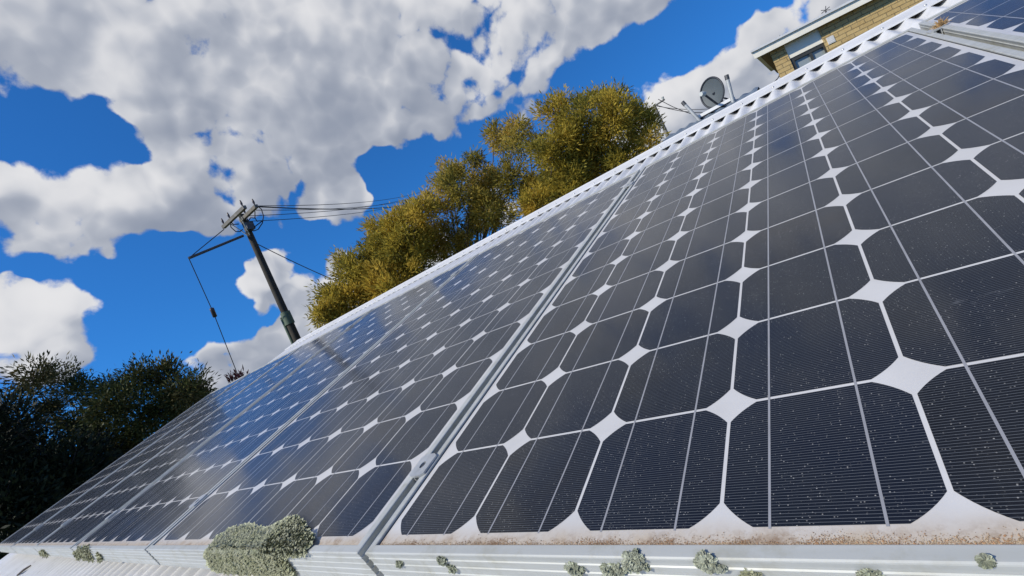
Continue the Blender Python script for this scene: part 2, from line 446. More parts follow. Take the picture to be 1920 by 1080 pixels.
# clamps that hold neighbouring frames
def make_clamp():
    root = empty('panel_clamp')
    b = MB()
    L, wd, z0, z1 = .020, .0155, .0036, .0066
    # top plate with a drilled slot: an octagonal ring plus plate round it
    ring_i = [(.0048 * math.cos(a), .0062 * math.sin(a)) for a in np.linspace(0, 2 * math.pi, 17)[:-1]]
    ring_o = []
    for a in np.linspace(0, 2 * math.pi, 17)[:-1]:
        c_, s_ = math.cos(a), math.sin(a); k = 1 / max(abs(c_) / wd, abs(s_) / L); ring_o.append((c_ * k, s_ * k))
    n = 16
    vs = [(x, y, z1) for x, y in ring_i] + [(x, y, z1) for x, y in ring_o] + [(x, y, z0) for x, y in ring_i] + [(x, y, z0) for x, y in ring_o]
    fs = []
    for k in range(n):
        k2 = (k + 1) % n
        fs += [(k, k + n, k2 + n, k2), (k + 2 * n, k2 + 2 * n, k2 + 3 * n, k + 3 * n), (k + n, k + 3 * n, k2 + 3 * n, k2 + n), (k, k2, k2 + 2 * n, k + 2 * n)]
    b.add(vs, fs)
    b.box((-.0060, -L + .001, -.035), (-.0040, L - .001, z0)); b.box((.0040, -L + .001, -.035), (.0060, L - .001, z0))
    b.build('clamp_plate', M_STEEL, root)
    b = MB(); b.tube([(0, 0, -.03), (0, 0, .0050)], .0036, 10, caps=True); b.tube([(0, 0, .0050), (0, 0, .0054)], [.0036, .0022], 6)
    b.build('bolt', M_DARKSTEEL, root)
    return root
clamp0 = make_clamp(); CK = list(clamp0.children); first = True
for k, u in enumerate(DIVS[:5] + [W + OUTX + GAP / 2]):
    nm = ['between the nearest panel and its left neighbour', 'between the second and third panel left of the foreground', 'between the third and fourth panel left of the foreground',
          'between the fourth and fifth panel left of the foreground', 'before the last panel at the far left end', 'beside the dry straw tuft'][k]
    for v, wh in ((.83 * S, 'lower'), (10.57 * S, 'upper')):
        if k == 5 and v < .5: continue
        if first: o = clamp0; first = False
        else:
            o = clamp0.copy(); C.objects.link(o)
            for ch in CK: c = ch.copy(); C.objects.link(c); c.parent = o
        place_roof(o, u, v, 0)
        tag(o, '%s grey metal clamp %s' % (wh, nm), 'clamp', 'clamps between the solar panels')

# ------------------------------------------------------------------ the roof we stand at
CR = -.9 * S                         # crests of the sheet below the cell plane
PW, AMP = .076, .0108
X0, X1 = -4.86, 3.4
V0, VE, VA = -.85, 20.2 * S, 21.7 * S
def make_white_paint():
    m, t, p = mat('white_roof_paint')
    pos = t.new('ShaderNodeNewGeometry').outputs['Position']
    base = t.mix(t.rng(t.noise(pos, 5, 7, .65), .35, .72), (.74, .74, .735), (.60, .60, .59))
    base = t.mix(t.rng(t.noise(pos, 40, 6, .7), .60, .78, 0, .6), base, (.36, .34, .30))
    t.l.new(base, p.inputs['Base Color']); p.inputs['Roughness'].default_value = .5
    return m
M_WHITE = make_white_paint()
roof = empty('corrugated_roof_shed', tuple(ROOF0), (0, 0, 0), label='low shed under the solar panels with a white corrugated roof and folded ridge cap', cat='shed')
def corrugated(v0, v1, parent, name, flip=False):
    nx = int((X1 - X0) / PW * 10); nv = 10
    us = X0 + np.arange(nx + 1) * PW / 10; vv = np.linspace(v0, v1, nv)
    z = CR - AMP + AMP * np.cos(2 * math.pi * (us - .40) / PW)
    vs = []; fs = []
    for j, v in enumerate(vv):
        for i, u in enumerate(us): vs.append((u, v, z[i]))
    for j in range(nv - 1):
        for i in range(nx):
            a = j * (nx + 1) + i; fs.append((a, a + 1, a + nx + 2, a + nx + 1))
    b = MB(); b.add(vs, fs, 0, True)
    o = b.build(name, M_WHITE, parent)
    return o
sheet = corrugated(V0, VA - .02, roof, 'roof_sheet'); sheet.rotation_euler = (PITCH, 0, 0)
apex = RXn @ np.array([0, VA, CR + .012])            # ridge line relative to ROOF0
def yz(v, n): q = RXn @ np.array([0, v, n]); return q[1], q[2]
# ridge cap: turned-down lip, leaf, roll, and the same on the far side
b = MB()
prof = [yz(VE, CR - .001), yz(VE - .001, CR + .005), yz(VE + .004, CR + .006), yz(VA - .012, CR + .006)]
ay, az = yz(VA, CR + .006)
prof += [(ay, az + .004)]
prof += [(2 * ay - y, z) for y, z in prof[:4][::-1]]
vs = [(x, y, z) for x in np.linspace(X0 - .03, X1, 12) for y, z in prof]
n = len(prof)
b.add(vs, [(i * n + k, i * n + k + 1, (i + 1) * n + k + 1, (i + 1) * n + k) for i in range(11) for k in range(n - 1)], 0)
rc = b.build('ridge_cap', M_WHITE, roof)
md = rc.modifiers.new('thick', 'SOLIDIFY'); md.thickness = .0012; md.offset = 1
b = MB()                                           # roofing screws along the cap
for i in range(int((X1 - X0) / (PW * 2))):
    u = .40 + PW * 2 * (i - int((.40 - X0) / (PW * 2)))
    y, z = yz(VE + .045, CR + .0075)
    b.tube([(u, y, z), (u, y - .0012, z + .0045)], [.0065, .0035], 8)
b.build('roof_screws', M_STEEL, roof)
b = MB()
nx = int((X1 - X0) / PW * 6)
us = np.linspace(X0, X1, nx); zz = -AMP + AMP * np.cos(2 * math.pi * (us - .40) / PW)
y1, z1 = yz(VA, CR); L = 3.0
vs = [(u, y1 + .03, z1 - .008 + zz[i]) for i, u in enumerate(us)] + [(u, y1 + L, z1 - L * math.tan(PITCH) + zz[i]) for i, u in enumerate(us)]
b.add(vs, [(i, i + 1, nx + i + 1, nx + i) for i in range(nx - 1)], 0, True)
b.build('rear_roof_sheet', M_WHITE, roof)
M_BOARD = simple('pale_weatherboard', (.55, .54, .50), .7, 0, .1, 5)
b = MB()
ye, ze = yz(V0 + .12, CR - .03)
yb, zb = y1 + L - .2, z1 - L * math.tan(PITCH) - .03
xa, xb = X0 + .14, X1 - .1; G = -2.6
xs = [xa, xb]
b.add([(xa, ye, G), (xb, ye, G), (xb, ye, ze), (xa, ye, ze)], [(0, 1, 2, 3)])
b.add([(xa, yb, G), (xb, yb, G), (xb, yb, zb), (xa, yb, zb)], [(0, 3, 2, 1)])
for x in xs: b.add([(x, ye, G), (x, yb, G), (x, yb, zb), (x, y1, z1 - .05), (x, ye, ze)], [(0, 1, 2, 3, 4)])
b.build('wall', M_BOARD, roof)
b = MB()                                             # barge board along the left gable
for x in (X0 - .002, X1 - .02):
    (ya, za), (yc, zc) = yz(V0, CR - .022), yz(VA, CR - .022)
    for h in (0,):
        v8 = [(x, ya, za), (x + .022, ya, za), (x + .022, yc, zc), (x, yc, zc), (x, ya, za - .11), (x + .022, ya, za - .11), (x + .022, yc, zc - .11), (x, yc, zc - .11)]
        b.add(v8, [(0, 1, 2, 3), (4, 7, 6, 5), (0, 4, 5, 1), (1, 5, 6, 2), (2, 6, 7, 3), (3, 7, 4, 0)])
b.build('barge_board', M_WHITE, roof)
# two rails carry the panels
for v, wh in ((.83 * S, 'lower'), (10.57 * S, 'upper')):
    b = MB(); b.box((-4.50, -.02, CR + .001), (1.80, .02, -.0485))
    o = b.build('mounting_rail', M_STEEL); place_roof(o, 0, v, 0)
    tag(o, '%s aluminium rail under the row of solar panels' % wh, 'rail', 'rails under the solar panels')

# ------------------------------------------------------------------ lichen, silt, straw
def make_lichen_mat(a, b_, name):
    m, t, p = mat(name)
    pos = t.new('ShaderNodeNewGeometry').outputs['Position']
    at = t.new('ShaderNodeAttribute', attribute_name='Col')
    c = t.mix(t.rng(t.noise(pos, 60, 5, .6), .35, .68), a, b_)
    c = t.mix(1.0, c, at.outputs['Color'], 'MULTIPLY')
    t.l.new(c, p.inputs['Base Color']); p.inputs['Roughness'].default_value = .9; p.inputs['Specular IOR Level'].default_value = .1
    return m
M_LICH = make_lichen_mat((.28, .29, .175), (.41, .41, .29), 'grey_green_lichen')
M_LICH2 = make_lichen_mat((.30, .32, .22), (.46, .48, .38), 'pale_lichen')
def inside(poly, x, y):
    c = False; n = len(poly)
    for i in range(n):
        x1, y1 = poly[i]; x2, y2 = poly[(i + 1) % n]
        if (y1 > y) != (y2 > y) and x < (x2 - x1) * (y - y1) / (y2 - y1) + x1: c = not c
    return c
def edge_dist(poly, x, y):
    best = 1e9; n = len(poly)
    for i in range(n):
        a = np.array(poly[i]); b_ = np.array(poly[(i + 1) % n]); q = np.array((x, y)); ab = b_ - a
        tt = np.clip(np.dot(q - a, ab) / (np.dot(ab, ab) + 1e-9), 0, 1); best = min(best, np.linalg.norm(q - a - tt * ab))
    return best
VF = -OUTY                                          # outer face of the lower frame
def surf(px, py):
    """point and normal (roof coordinates) on the glass/lip or, below its edge, on the front face"""
    q = on_roof(px, py, .0032)
    if q[1] > VF: return q, np.array([0, 0, 1.0])
    q = on_front(px, py, VF); return q, np.array([0, -1.0, 0])
def lichen(name, poly, count, size, thick, mt, label, group=None):
    xs = [p[0] for p in poly]; ys = [p[1] for p in poly]
    vs = []; fs = []; cols = []
    k = 0; tries = 0
    while k < count and tries < count * 30:
        tries += 1
        x, y = random.uniform(min(xs), max(xs)), random.uniform(min(ys), max(ys))
        if not inside(poly, x, y): continue
        q, nn = surf(x, y)
        if q[2] < -.052: continue
        if thick < .002:                       # ragged, fingered outline
            an = math.atan2(y - sum(ys) / len(ys), x - sum(xs) / len(xs))
            if edge_dist(poly, x, y) < .24 * (max(ys) - min(ys)) * (.5 + .6 * math.sin(an * 7 + len(poly)) + .4 * math.sin(an * 13)): continue
        if thick > .004:                       # uneven rim
            an = math.atan2(y - sum(ys) / len(ys), x - sum(xs) / len(xs))
            if edge_dist(poly, x, y) < 5.5 * (.5 + .5 * math.sin(an * 17) * math.sin(an * 41 + 1)) * random.uniform(.6, 1.4): continue
        ed = min(1.0, edge_dist(poly, x, y) / (0.22 * (max(ys) - min(ys))))
        if q[1] > VF and q[1] < VF + .004: nn = np.array([0, -.7, .7])
        dome = thick * (.25 + .75 * ed ** .5)
        lift = dome * random.uniform(.3, 1)
        s = size * random.uniform(.6, 1.4)
        # a curled lobe: a 3 x 3 grid bent upward, leaning outward
        e1 = np.cross(nn, [0.3, 0.5, 0.8]); e1 /= np.linalg.norm(e1); e2 = np.cross(nn, e1)
        q_c = surf(sum(xs) / len(xs), sum(ys) / len(ys))[0]; out = q - q_c
        a = math.atan2(np.dot(out, e2), np.dot(out, e1)) + random.gauss(0, .8)
        ax, ay_ = math.cos(a) * e1 + math.sin(a) * e2, -math.sin(a) * e1 + math.cos(a) * e2
        tilt = random.uniform(.0, .5) if thick < .004 else random.uniform(.15, 1.0)
        ax2 = ax * math.cos(tilt) + nn * math.sin(tilt)
        b0 = len(vs)
        for i in range(3):
            for j in range(3):
                u_, v_ = i / 2, (j - 1) * (.55 + .45 * (i > 0)) * random.uniform(.75, 1.2)
                pt = q + nn * lift + ax2 * (u_ * s) + ay_ * (v_ * s * (.62 if thick > .004 else .34)) + nn * (s * (.25 * v_ * v_ - .22 * u_ * u_ + random.uniform(-.05, .05)))
                vs.append(tuple(pt))
        cc = (random.uniform(.72, 1.12) if thick > .004 else random.uniform(.42, 1.15)) * (1.0 + (.55 if thick > .004 else .25) * (ed < .22))
        for i in range(2):
            for j in range(2):
                fs.append((b0 + i * 3 + j, b0 + i * 3 + j + 1, b0 + (i + 1) * 3 + j + 1, b0 + (i + 1) * 3 + j))
                cols.append(cc)
        k += 1
    me = bpy.data.meshes.new(name); 
    c0 = np.mean(np.array(vs), axis=0)
    me.from_pydata([tuple(np.array(v) - c0) for v in vs], [], fs)
    at = me.attributes.new('Col', 'FLOAT_COLOR', 'FACE')
    at.data.foreach_set('color', np.array([(c, c, c, 1) for c in cols], np.float32).ravel())
    o = link(name, me, mt, None, label=label, cat='lichen', group=group)
    place_roof(o, *c0)
    return o
GL = 'lichen growing on the lower panel frames'
lichen('lichen_patch', [(384, 1040), (392, 1022), (410, 1004), (432, 990), (468, 981), (486, 986), (499, 990), (520, 982), (540, 970), (558, 968), (572, 978), (580, 996), (594, 1010), (586, 1026), (576, 1040), (556, 1047), (540, 1044), (548, 1058), (562, 1080), (420, 1084), (392, 1062)],
       11000, .0036, .0048, M_LICH, 'large thick grey green heart shaped lichen cushion on the panel frame lower left', GL)
small = [([(818, 1048), (828, 1040), (838, 1050), (836, 1060), (824, 1058)], 'small pale lichen speck under the corner of the nearest panel'),
         ([(838, 1058), (852, 1062), (858, 1070), (846, 1074)], 'tiny lichen fleck just right of the small speck on the near frame'),
         ([(1058, 1056), (1078, 1054), (1098, 1066), (1096, 1079), (1072, 1078), (1060, 1066)], 'lichen tuft on the near frame, left of the tallest pale one'),
         ([(1122, 1058), (1160, 1056), (1178, 1070), (1170, 1084), (1130, 1082)], 'low wide lichen tuft at the picture edge touching the tallest pale one'),
         ([(1160, 1050), (1172, 1034), (1192, 1028), (1206, 1040), (1210, 1056), (1220, 1068), (1208, 1074), (1186, 1070), (1172, 1072)], 'tallest pale lichen tuft on the near panel frame'),
         ([(1300, 1042), (1316, 1034), (1332, 1042), (1348, 1056), (1364, 1068), (1350, 1077), (1326, 1070), (1304, 1062)], 'pale lichen tuft right of the tallest one on the near frame'),
         ([(1388, 1078), (1404, 1068), (1424, 1074), (1430, 1086), (1390, 1088)], 'brownish lichen crown cut by the lower picture edge'),
         ([(1610, 1076), (1630, 1070), (1654, 1078), (1650, 1086), (1612, 1086)], 'lichen sliver at the lower picture edge right of centre'),
         ([(1836, 1050), (1846, 1043), (1860, 1050), (1856, 1058), (1840, 1056)], 'rightmost small grey lichen dot on the near frame'),
         ([(742, 1055), (752, 1050), (756, 1060), (746, 1064)], 'tiny grey lichen dot beside the left corner of the near frame'),
         ([(138, 1036), (150, 1026), (166, 1024), (170, 1036), (178, 1050), (160, 1054), (146, 1050)], 'grey lichen blot on the distant frame, larger of the two far left'),
         ([(72, 1034), (82, 1030), (92, 1040), (94, 1046), (80, 1044)], 'brownish lichen blot on the farthest left frame'),
         ([(182, 1036), (190, 1040), (194, 1050), (186, 1052)], 'thin lichen streak right of the larger far left blot')]
for i, (pl, lb) in enumerate(small):
    mx_, my_ = sum(p[0] for p in pl) / len(pl), sum(p[1] for p in pl) / len(pl)
    kk = .80 if i != 8 else .5
    if i < 10: pl = [(mx_ + (p[0] - mx_) * kk, my_ + (p[1] - my_) * kk) for p in pl]
    xs = [p[0] for p in pl]; area = (max(xs) - min(xs)) * (max(p[1] for p in pl) - min(p[1] for p in pl))
    far = i >= 10
    lichen('lichen_patch', pl, int(60 + area * (.55 if not far else .5)), .0024 if not far else .007, .0007 if not far else .003, M_LICH if far or i == 6 else M_LICH2, lb, GL)

M_SILT = make_lichen_mat((.44, .35, .25), (.30, .20, .12), 'brown_silt')
def silt():
    vs = []; fs = []; cols = []
    k = 0
    octa = np.array([(1, 0, 0), (-1, 0, 0), (0, 1, 0), (0, -1, 0), (0, 0, 1), (0, 0, -1)], float)
    of = [(0, 2, 4), (2, 1, 4), (1, 3, 4), (3, 0, 4), (2, 0, 5), (1, 2, 5), (3, 1, 5), (0, 3, 5)]
    centers = [(random.uniform(.0, .77), random.uniform(.004, .016)) for _ in range(46)]
    while k < 14000:
        if random.random() < .6:
            c = random.choice(centers); u = random.gauss(c[0], c[1]); v = -MY + .0004 + abs(random.gauss(0, .0035))
        else:
            u = random.uniform(-MX + .004, W + MX); v = -MY + .0004 + abs(random.gauss(0, .0018))
        if not (-MX + .002 < u < W + MX - .002) or v > .002: continue
        s = random.choice((.00018, .00025, .00032, .00045)) * random.uniform(.6, 1.2)
        b0 = len(vs)
        for p in octa: vs.append((u + p[0] * s * random.uniform(.6, 1.4), v + p[1] * s * random.uniform(.6, 1.4), s * .4 + p[2] * s * random.uniform(.5, 1.0)))
        fs += [tuple(i + b0 for i in f) for f in of]
        g = random.choice(((1, 1, 1), (1.3, 1.3, 1.3), (.7, .6, .55), (1.1, .85, .7), (.95, .95, .9)))
        cols += [g] * 8; k += 1
    me = bpy.data.meshes.new('silt'); me.from_pydata(vs, [], fs)
    at = me.attributes.new('Col', 'FLOAT_COLOR', 'FACE')
    at.data.foreach_set('color', np.array([(*c, 1) for c in cols], np.float32).ravel())
    o = link('silt', me, M_SILT, None, label='brown crumbly silt lying along the lower lip of the nearest panel', cat='silt', kind='stuff')
    place_roof(o, 0, 0, 0)
silt()

M_STRAW = simple('dry_straw', (.46, .31, .15), .8, 0, .3, 90)
def straw():
    q = on_roof(1764, 48, .006); b = MB()
    for _ in range(170):
        d = np.random.default_rng(random.randint(0, 10 ** 9)).normal(size=3); d[2] = abs(d[2]) * .9; d /= np.linalg.norm(d)
        L = random.uniform(.009, .021); bend = np.array([random.uniform(-.4, .4), random.uniform(-.4, .4), -.2]) * L
        o_ = np.array([random.uniform(-.006, .006), random.uniform(-.006, .006), 0])
        b.tube([o_, o_ + d * L * .5, o_ + d * L + bend * .4], [.0011, .0008, .0003], 4, caps=False)
    o = b.build('straw_tuft', M_STRAW, None, label='dry straw coloured grass tuft caught between the two right hand panels', cat='straw tuft')
    place_roof(o, *q)
straw()
b = MB()
q0, q1 = on_roof(58, 1060, CR + .004), on_roof(32, 1079, CR + .004)
b.tube([(0, 0, 0), tuple((q1 - q0) * .5 + np.array([.004, .0, .003])), tuple(q1 - q0)], [.004, .006, .004], 6)
o = b.build('fallen_twig', simple('twig_bark', (.13, .11, .09), .9), None, label='short dark twig lying on the white corrugated roof at lower left', cat='twig')
place_roof(o, *q0)

# ------------------------------------------------------------------ ground
def make_grass():
    m, t, p = mat('grass_ground')
    pos = t.new('ShaderNodeNewGeometry').outputs['Position']
    c = t.mix(t.rng(t.noise(pos, .6, 8, .65), .35, .7), (.055, .085, .025), (.12, .11, .05))
    t.l.new(c, p.inputs['Base Color']); p.inputs['Roughness'].default_value = .95
    return m
b = MB(); b.add([(-900, -900, 0), (900, -900, 0), (900, 900, 0), (-900, 900, 0)], [(0, 1, 2, 3)])
b.build('ground', make_grass(), None, kind='structure')

# ------------------------------------------------------------------ trees
def make_leaf_mat(name, trans=.35):
    m, t, p = mat(name)
    at = t.new('ShaderNodeAttribute', attribute_name='Col')
    t.l.new(at.outputs['Color'], p.inputs['Base Color'])
    p.inputs['Roughness'].default_value = .55; p.inputs['Specular IOR Level'].default_value = .12
    tr = t.new('ShaderNodeBsdfTranslucent'); t.l.new(at.outputs['Color'], tr.inputs[0])
    mx = t.new('ShaderNodeMixShader'); mx.inputs[0].default_value = trans
    t.l.new(p.outputs[0], mx.inputs[1]); t.l.new(tr.outputs[0], mx.inputs[2])
    out = m.node_tree.nodes['Material Output']; t.l.new(mx.outputs[0], out.inputs[0])
    return m
M_LEAF = make_leaf_mat('wattle_leaf', .48)
M_GUM = make_leaf_mat('gum_leaf', .12)
M_BARK = simple('grey_bark', (.10, .085, .07), .9, 0, .3, 12, .4)
M_BARKD = simple('dark_bark', (.05, .045, .04), .9, 0, .3, 12, .4)

def leaves_mesh(name, base, direction, length, width, cols):
    n = len(base)
    up = rng.normal(size=(n, 3))
    d = direction / np.linalg.norm(direction, axis=1)[:, None]
    side = np.cross(d, up); side /= np.linalg.norm(side, axis=1)[:, None]
    L = length[:, None]; Wd = width[:, None]
    v = np.empty((n, 4, 3), np.float32)
    v[:, 0] = base; v[:, 1] = base + d * L * .45 + side * Wd * .5; v[:, 2] = base + d * L; v[:, 3] = base + d * L * .45 - side * Wd * .5
    me = bpy.data.meshes.new(name)
    me.vertices.add(n * 4); me.vertices.foreach_set('co', v.ravel())
    me.loops.add(n * 4); me.loops.foreach_set('vertex_index', np.arange(n * 4, dtype=np.int32))
    me.polygons.add(n); me.polygons.foreach_set('loop_start', np.arange(0, n * 4, 4, dtype=np.int32))
    me.polygons.foreach_set('loop_total', np.full(n, 4, np.int32))
    me.update(); me.validate()
    at = me.attributes.new('Col', 'FLOAT_COLOR', 'FACE')
    c = np.ones((n, 4), np.float32); c[:, :3] = cols
    at.data.foreach_set('color', c.ravel())
    return me

def make_tree(name, label, cat, trunk_px, dist, clumps, palette, mleaf, mbark, group, spray=.27, per=150, leaf=(.115, .030), density=1.6, depth=.8, dense_shell=.45, trunk_r=.14):
    """clumps: (px, py, radius px, fullness) of the crown; each becomes a ball of sprays at its own distance"""
    base = at_dist(trunk_px, 600, dist); base[2] = 0
    root = empty(name, tuple(base), label=label, cat=cat, group=group)
    B = []; Dd = []; Lc = []; Cc = []; wood = MB()
    fork_z = None; cs = []
    for cl in clumps:
        px, py, rp, full = cl[:4]
        dd = dist + (random.uniform(-1, 1) * depth if len(cl) < 5 else cl[4])
        c = at_dist(px, py, dd); r = np.linalg.norm(at_dist(px + rp * .7, py + rp * .7, dd) - c)
        cs.append((c, r, full))
    zmin = min(c[2] - r for c, r, _ in cs)
    fork = base + np.array([0, 0, max(1.0, zmin * .75)])
    wood.tube([base, base + (fork - base) * .5 + np.array([.05, .03, 0]), fork], [trunk_r * 1.25, trunk_r, trunk_r * .85], 8)
    for c, r, full in cs:
        away = c - CAM_C; away[2] = 0; away /= np.linalg.norm(away)
        mid = fork * .5 + c * .5 + np.array([random.uniform(-.3, .3), random.uniform(-.2, .2), -.2 * r]) + away * .7
        mid2 = mid * .5 + c * .5 + np.array([random.uniform(-.18, .18), random.uniform(.0, .25), random.uniform(-.1, .15)])
        wood.tube([fork, mid, mid2, c], [trunk_r * .42, trunk_r * .22, trunk_r * .14, trunk_r * .07], 5, caps=False)
        ns = max(6, int(full * density * 4.2 * (r / spray) ** 2))
        tone = random.uniform(0, 1)
        for s_ in range(ns):
            v = rng.normal(size=3); v /= np.linalg.norm(v); v[2] = v[2] * .85
            rad = r * (random.random() ** dense_shell) * random.uniform(.75, 1.28)
            sc = c + v * rad
            if random.random() < .35: wood.tube([c + (sc - c) * .15, c + (sc - c) * .6 + np.array([0, 0, -.04]), sc], [.014, .009, .004], 3, caps=False)
            m_ = max(12, int(per * random.uniform(.6, 1.3)))
            off = rng.normal(size=(m_, 3)) * spray * .42 * random.uniform(.7, 1.15)
            pts = sc + off
            dirs = off * .9 / spray + v * .8 + rng.normal(size=(m_, 3)) * .55 + np.array([0, 0, .35])
            pc = np.clip(tone * .6 + random.random() * .6 + rng.normal(size=m_) * .12, 0, .999)
            pal = np.array(palette); k = pc * (len(pal) - 1); i0 = k.astype(int); f = (k - i0)[:, None]
            col = pal[i0] * (1 - f) + pal[np.minimum(i0 + 1, len(pal) - 1)] * f
            col *= rng.uniform(.7, 1.3, size=(m_, 1))
            B.append(pts); Dd.append(dirs); Cc.append(col)
            Lc.append(rng.uniform(.5, 1.5, size=m_) * random.uniform(.75, 1.3))
    B = np.concatenate(B) - base; Dd = np.concatenate(Dd); Cc = np.concatenate(Cc); Lc = np.concatenate(Lc)
    me = leaves_mesh('crown', B, Dd, Lc * leaf[0], leaf[1] * rng.uniform(.7, 1.3, size=len(B)), Cc)
    link('crown', me, mleaf, root)
    wood.v = [tuple(np.array(p) - base) for p in wood.v]
    wood.build('trunk', mbark, root)
    print(name, len(B), 'leaves')
    return root
WAT = [(.165, .165, .040), (.345, .290, .052), (.500, .385, .060), (.600, .425, .074)]
WATD = [(.155, .158, .046), (.325, .278, .058), (.475, .365, .070), (.565, .400, .092)]
GW = 'yellow green wattle trees behind the ridge'
make_tree('wattle_tree', 'leftmost yellow green wattle tree behind the roof ridge, rounded bushy crown', 'tree', 690, 13.0,
          [(630, 553, 30, 1), (662, 508, 34, 1), (710, 462, 38, 1), (750, 425, 36, 1), (700, 520, 48, 1), (755, 465, 55, 1), (618, 575, 22, 1), (780, 400, 28, .9), (660, 565, 45, 1), (740, 540, 55, 1), (602, 590, 16, .8), (705, 425, 14, .7), (640, 490, 14, .7), (640, 610, 30, .9)],
          WAT, M_LEAF, M_BARK, GW)
make_tree('wattle_tree', 'middle wattle tree with sparse bronze branches and sky showing through', 'tree', 880, 13.8,
          [(808, 395, 44, 1), (860, 355, 40, .9), (850, 325, 22, .7), (884, 300, 16, .5), (905, 410, 50, .75), (945, 265, 32, .7), (928, 250, 18, .5), (970, 236, 20, .5), (920, 335, 36, .6), (815, 450, 50, 1), (960, 330, 40, .8), (870, 455, 46, .8), (840, 330, 30, .8), (930, 395, 44, .7), (900, 350, 36, .8), (780, 500, 45, 1), (965, 280, 28, .6), (1000, 360, 30, .8)],
          WATD, M_LEAF, M_BARK, GW, density=1.2)
make_tree('wattle_tree', 'rightmost and tallest wattle tree, golden on its left side', 'tree', 1100, 13.2,
          [(1035, 290, 52, 1), (1090, 240, 52, 1), (1055, 188, 20, .6), (1040, 210, 26, .7), (1150, 222, 44, 1), (1190, 245, 38, .9), (1110, 310, 58, 1), (1025, 360, 42, 1), (1170, 295, 45, .9), (1222, 262, 18, .8), (1125, 188, 20, .8), (1155, 180, 14, .6), (1000, 385, 32, 1), (1200, 212, 20, .7), (1070, 345, 50, 1), (990, 260, 24, .6), (1095, 190, 16, .6)],
          WAT, M_LEAF, M_BARK, GW)
GUM = [(.022, .034, .014), (.042, .058, .020), (.068, .080, .026), (.110, .090, .034)]
GG = 'dark gum trees left of the array'
make_tree('gum_tree', 'open crowned dark gum tree at the far left with thin pale limbs', 'tree', 90, 10.0,
          [(68, 702, 26, .55), (118, 706, 28, .6), (28, 745, 24, .5), (150, 735, 34, .8), (90, 770, 20, .25), (30, 800, 34, .8), (135, 800, 30, .5), (175, 790, 40, .7), (20, 850, 60, 1), (95, 860, 60, .9)],
          GUM, M_GUM, M_BARK, GG, spray=.20, per=170, leaf=(.060, .020), trunk_r=.07)
make_tree('gum_tree', 'dense rounded dark gum tree beside the left end of the array', 'tree', 260, 9.0,
          [(258, 715, 38, 1), (305, 715, 38, 1), (345, 735, 34, 1), (215, 755, 42, 1), (290, 775, 55, 1), (225, 820, 55, 1), (195, 735, 24, .7), (370, 745, 12, .7), (335, 775, 40, 1), (255, 860, 55, 1)],
          GUM, M_GUM, M_BARKD, GG, spray=.20, per=180, leaf=(.058, .020), trunk_r=.08)
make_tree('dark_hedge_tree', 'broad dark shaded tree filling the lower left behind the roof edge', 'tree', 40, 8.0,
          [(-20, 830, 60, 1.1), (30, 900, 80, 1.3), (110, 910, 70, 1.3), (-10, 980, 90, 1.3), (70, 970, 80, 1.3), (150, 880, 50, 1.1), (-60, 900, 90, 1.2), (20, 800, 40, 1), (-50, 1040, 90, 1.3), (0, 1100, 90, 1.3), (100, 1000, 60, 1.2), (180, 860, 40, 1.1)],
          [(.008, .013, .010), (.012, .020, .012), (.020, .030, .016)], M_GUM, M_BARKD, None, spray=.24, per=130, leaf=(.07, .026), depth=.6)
# reddish plant tips just over the far end of the roof
def red_shrub():
    base = at_dist(440, 700, 8.5); top = base.copy(); base[2] = 0
    root = empty('red_leaf_shrub', tuple(base), label='small reddish leaf tips showing over the roof at the foot of the stay wire', cat='shrub')
    n = 90; c = top - base + np.array([0, 0, -.08])
    B = c + rng.normal(size=(n, 3)) * np.array([.07, .07, .05]) + np.array([0, 0, -.02])
    Dd = rng.normal(size=(n, 3)) * .5 + np.array([0, 0, .9])
    col = np.array([(.14, .035, .03)]) * rng.uniform(.5, 1.4, size=(n, 1))
    link('crown', leaves_mesh('crown', B, Dd, rng.uniform(.06, .14, n), rng.uniform(.015, .03, n), col), M_GUM, root)
    b = MB()
    for _ in range(7): b.tube([(0, 0, 0), tuple(c * .5 + rng.normal(size=3) * .05), tuple(c + rng.normal(size=3) * .08)], [.02, .014, .005], 5)
    b.build('trunk', M_BARKD, root)
red_shrub()

# ------------------------------------------------------------------ power pole, stay and lines
M_POLE = simple('treated_pole_timber', (.042, .036, .026), .85, 0, .35, 4, .3)
M_ARM = simple('weathered_crossarm', (.17, .16, .14), .85, 0, .3, 9, .3)
M_CABLE = simple('black_cable', (.02, .02, .022), .6)
M_CERAM = simple('brown_insulator', (.055, .040, .038), .4)
M_PALE = simple('pale_fitting', (.45, .47, .44), .5)
PD = 14.0
pb = at_dist(551, 630, PD); pt = at_dist(455, 402, PD)
px_, py_ = (pb[0] + pt[0]) / 2, (pb[1] + pt[1]) / 2
pole = empty('power_pole', (px_, py_, 0), label='tall dark timber power pole with tilted crossarms rising behind the left end of the roof', cat='power pole')
P0 = np.array([px_, py_, 0])
ZT = pt[2]
def rel(p): return np.array(p) - P0
b = MB(); b.tube([(0, 0, 0), (0, 0, 3.0), (0, 0, ZT)], [.122, .108, .078], 16); b.build('pole', M_POLE, pole)
b = MB()                                             # conduit up the lower side and its saddle
cd = np.array([-.62, -.78, 0])
b.tube([cd * .135 + np.array([0, 0, 0]), cd * .135 + np.array([0, 0, 4.45])], .04, 8)
b.tube([(0, 0, 4.2), (0, 0, 4.55)], [.130, .126], 16)
b.build('cable_guard', simple('green_grey_guard', (.10, .14, .09), .7), pole)
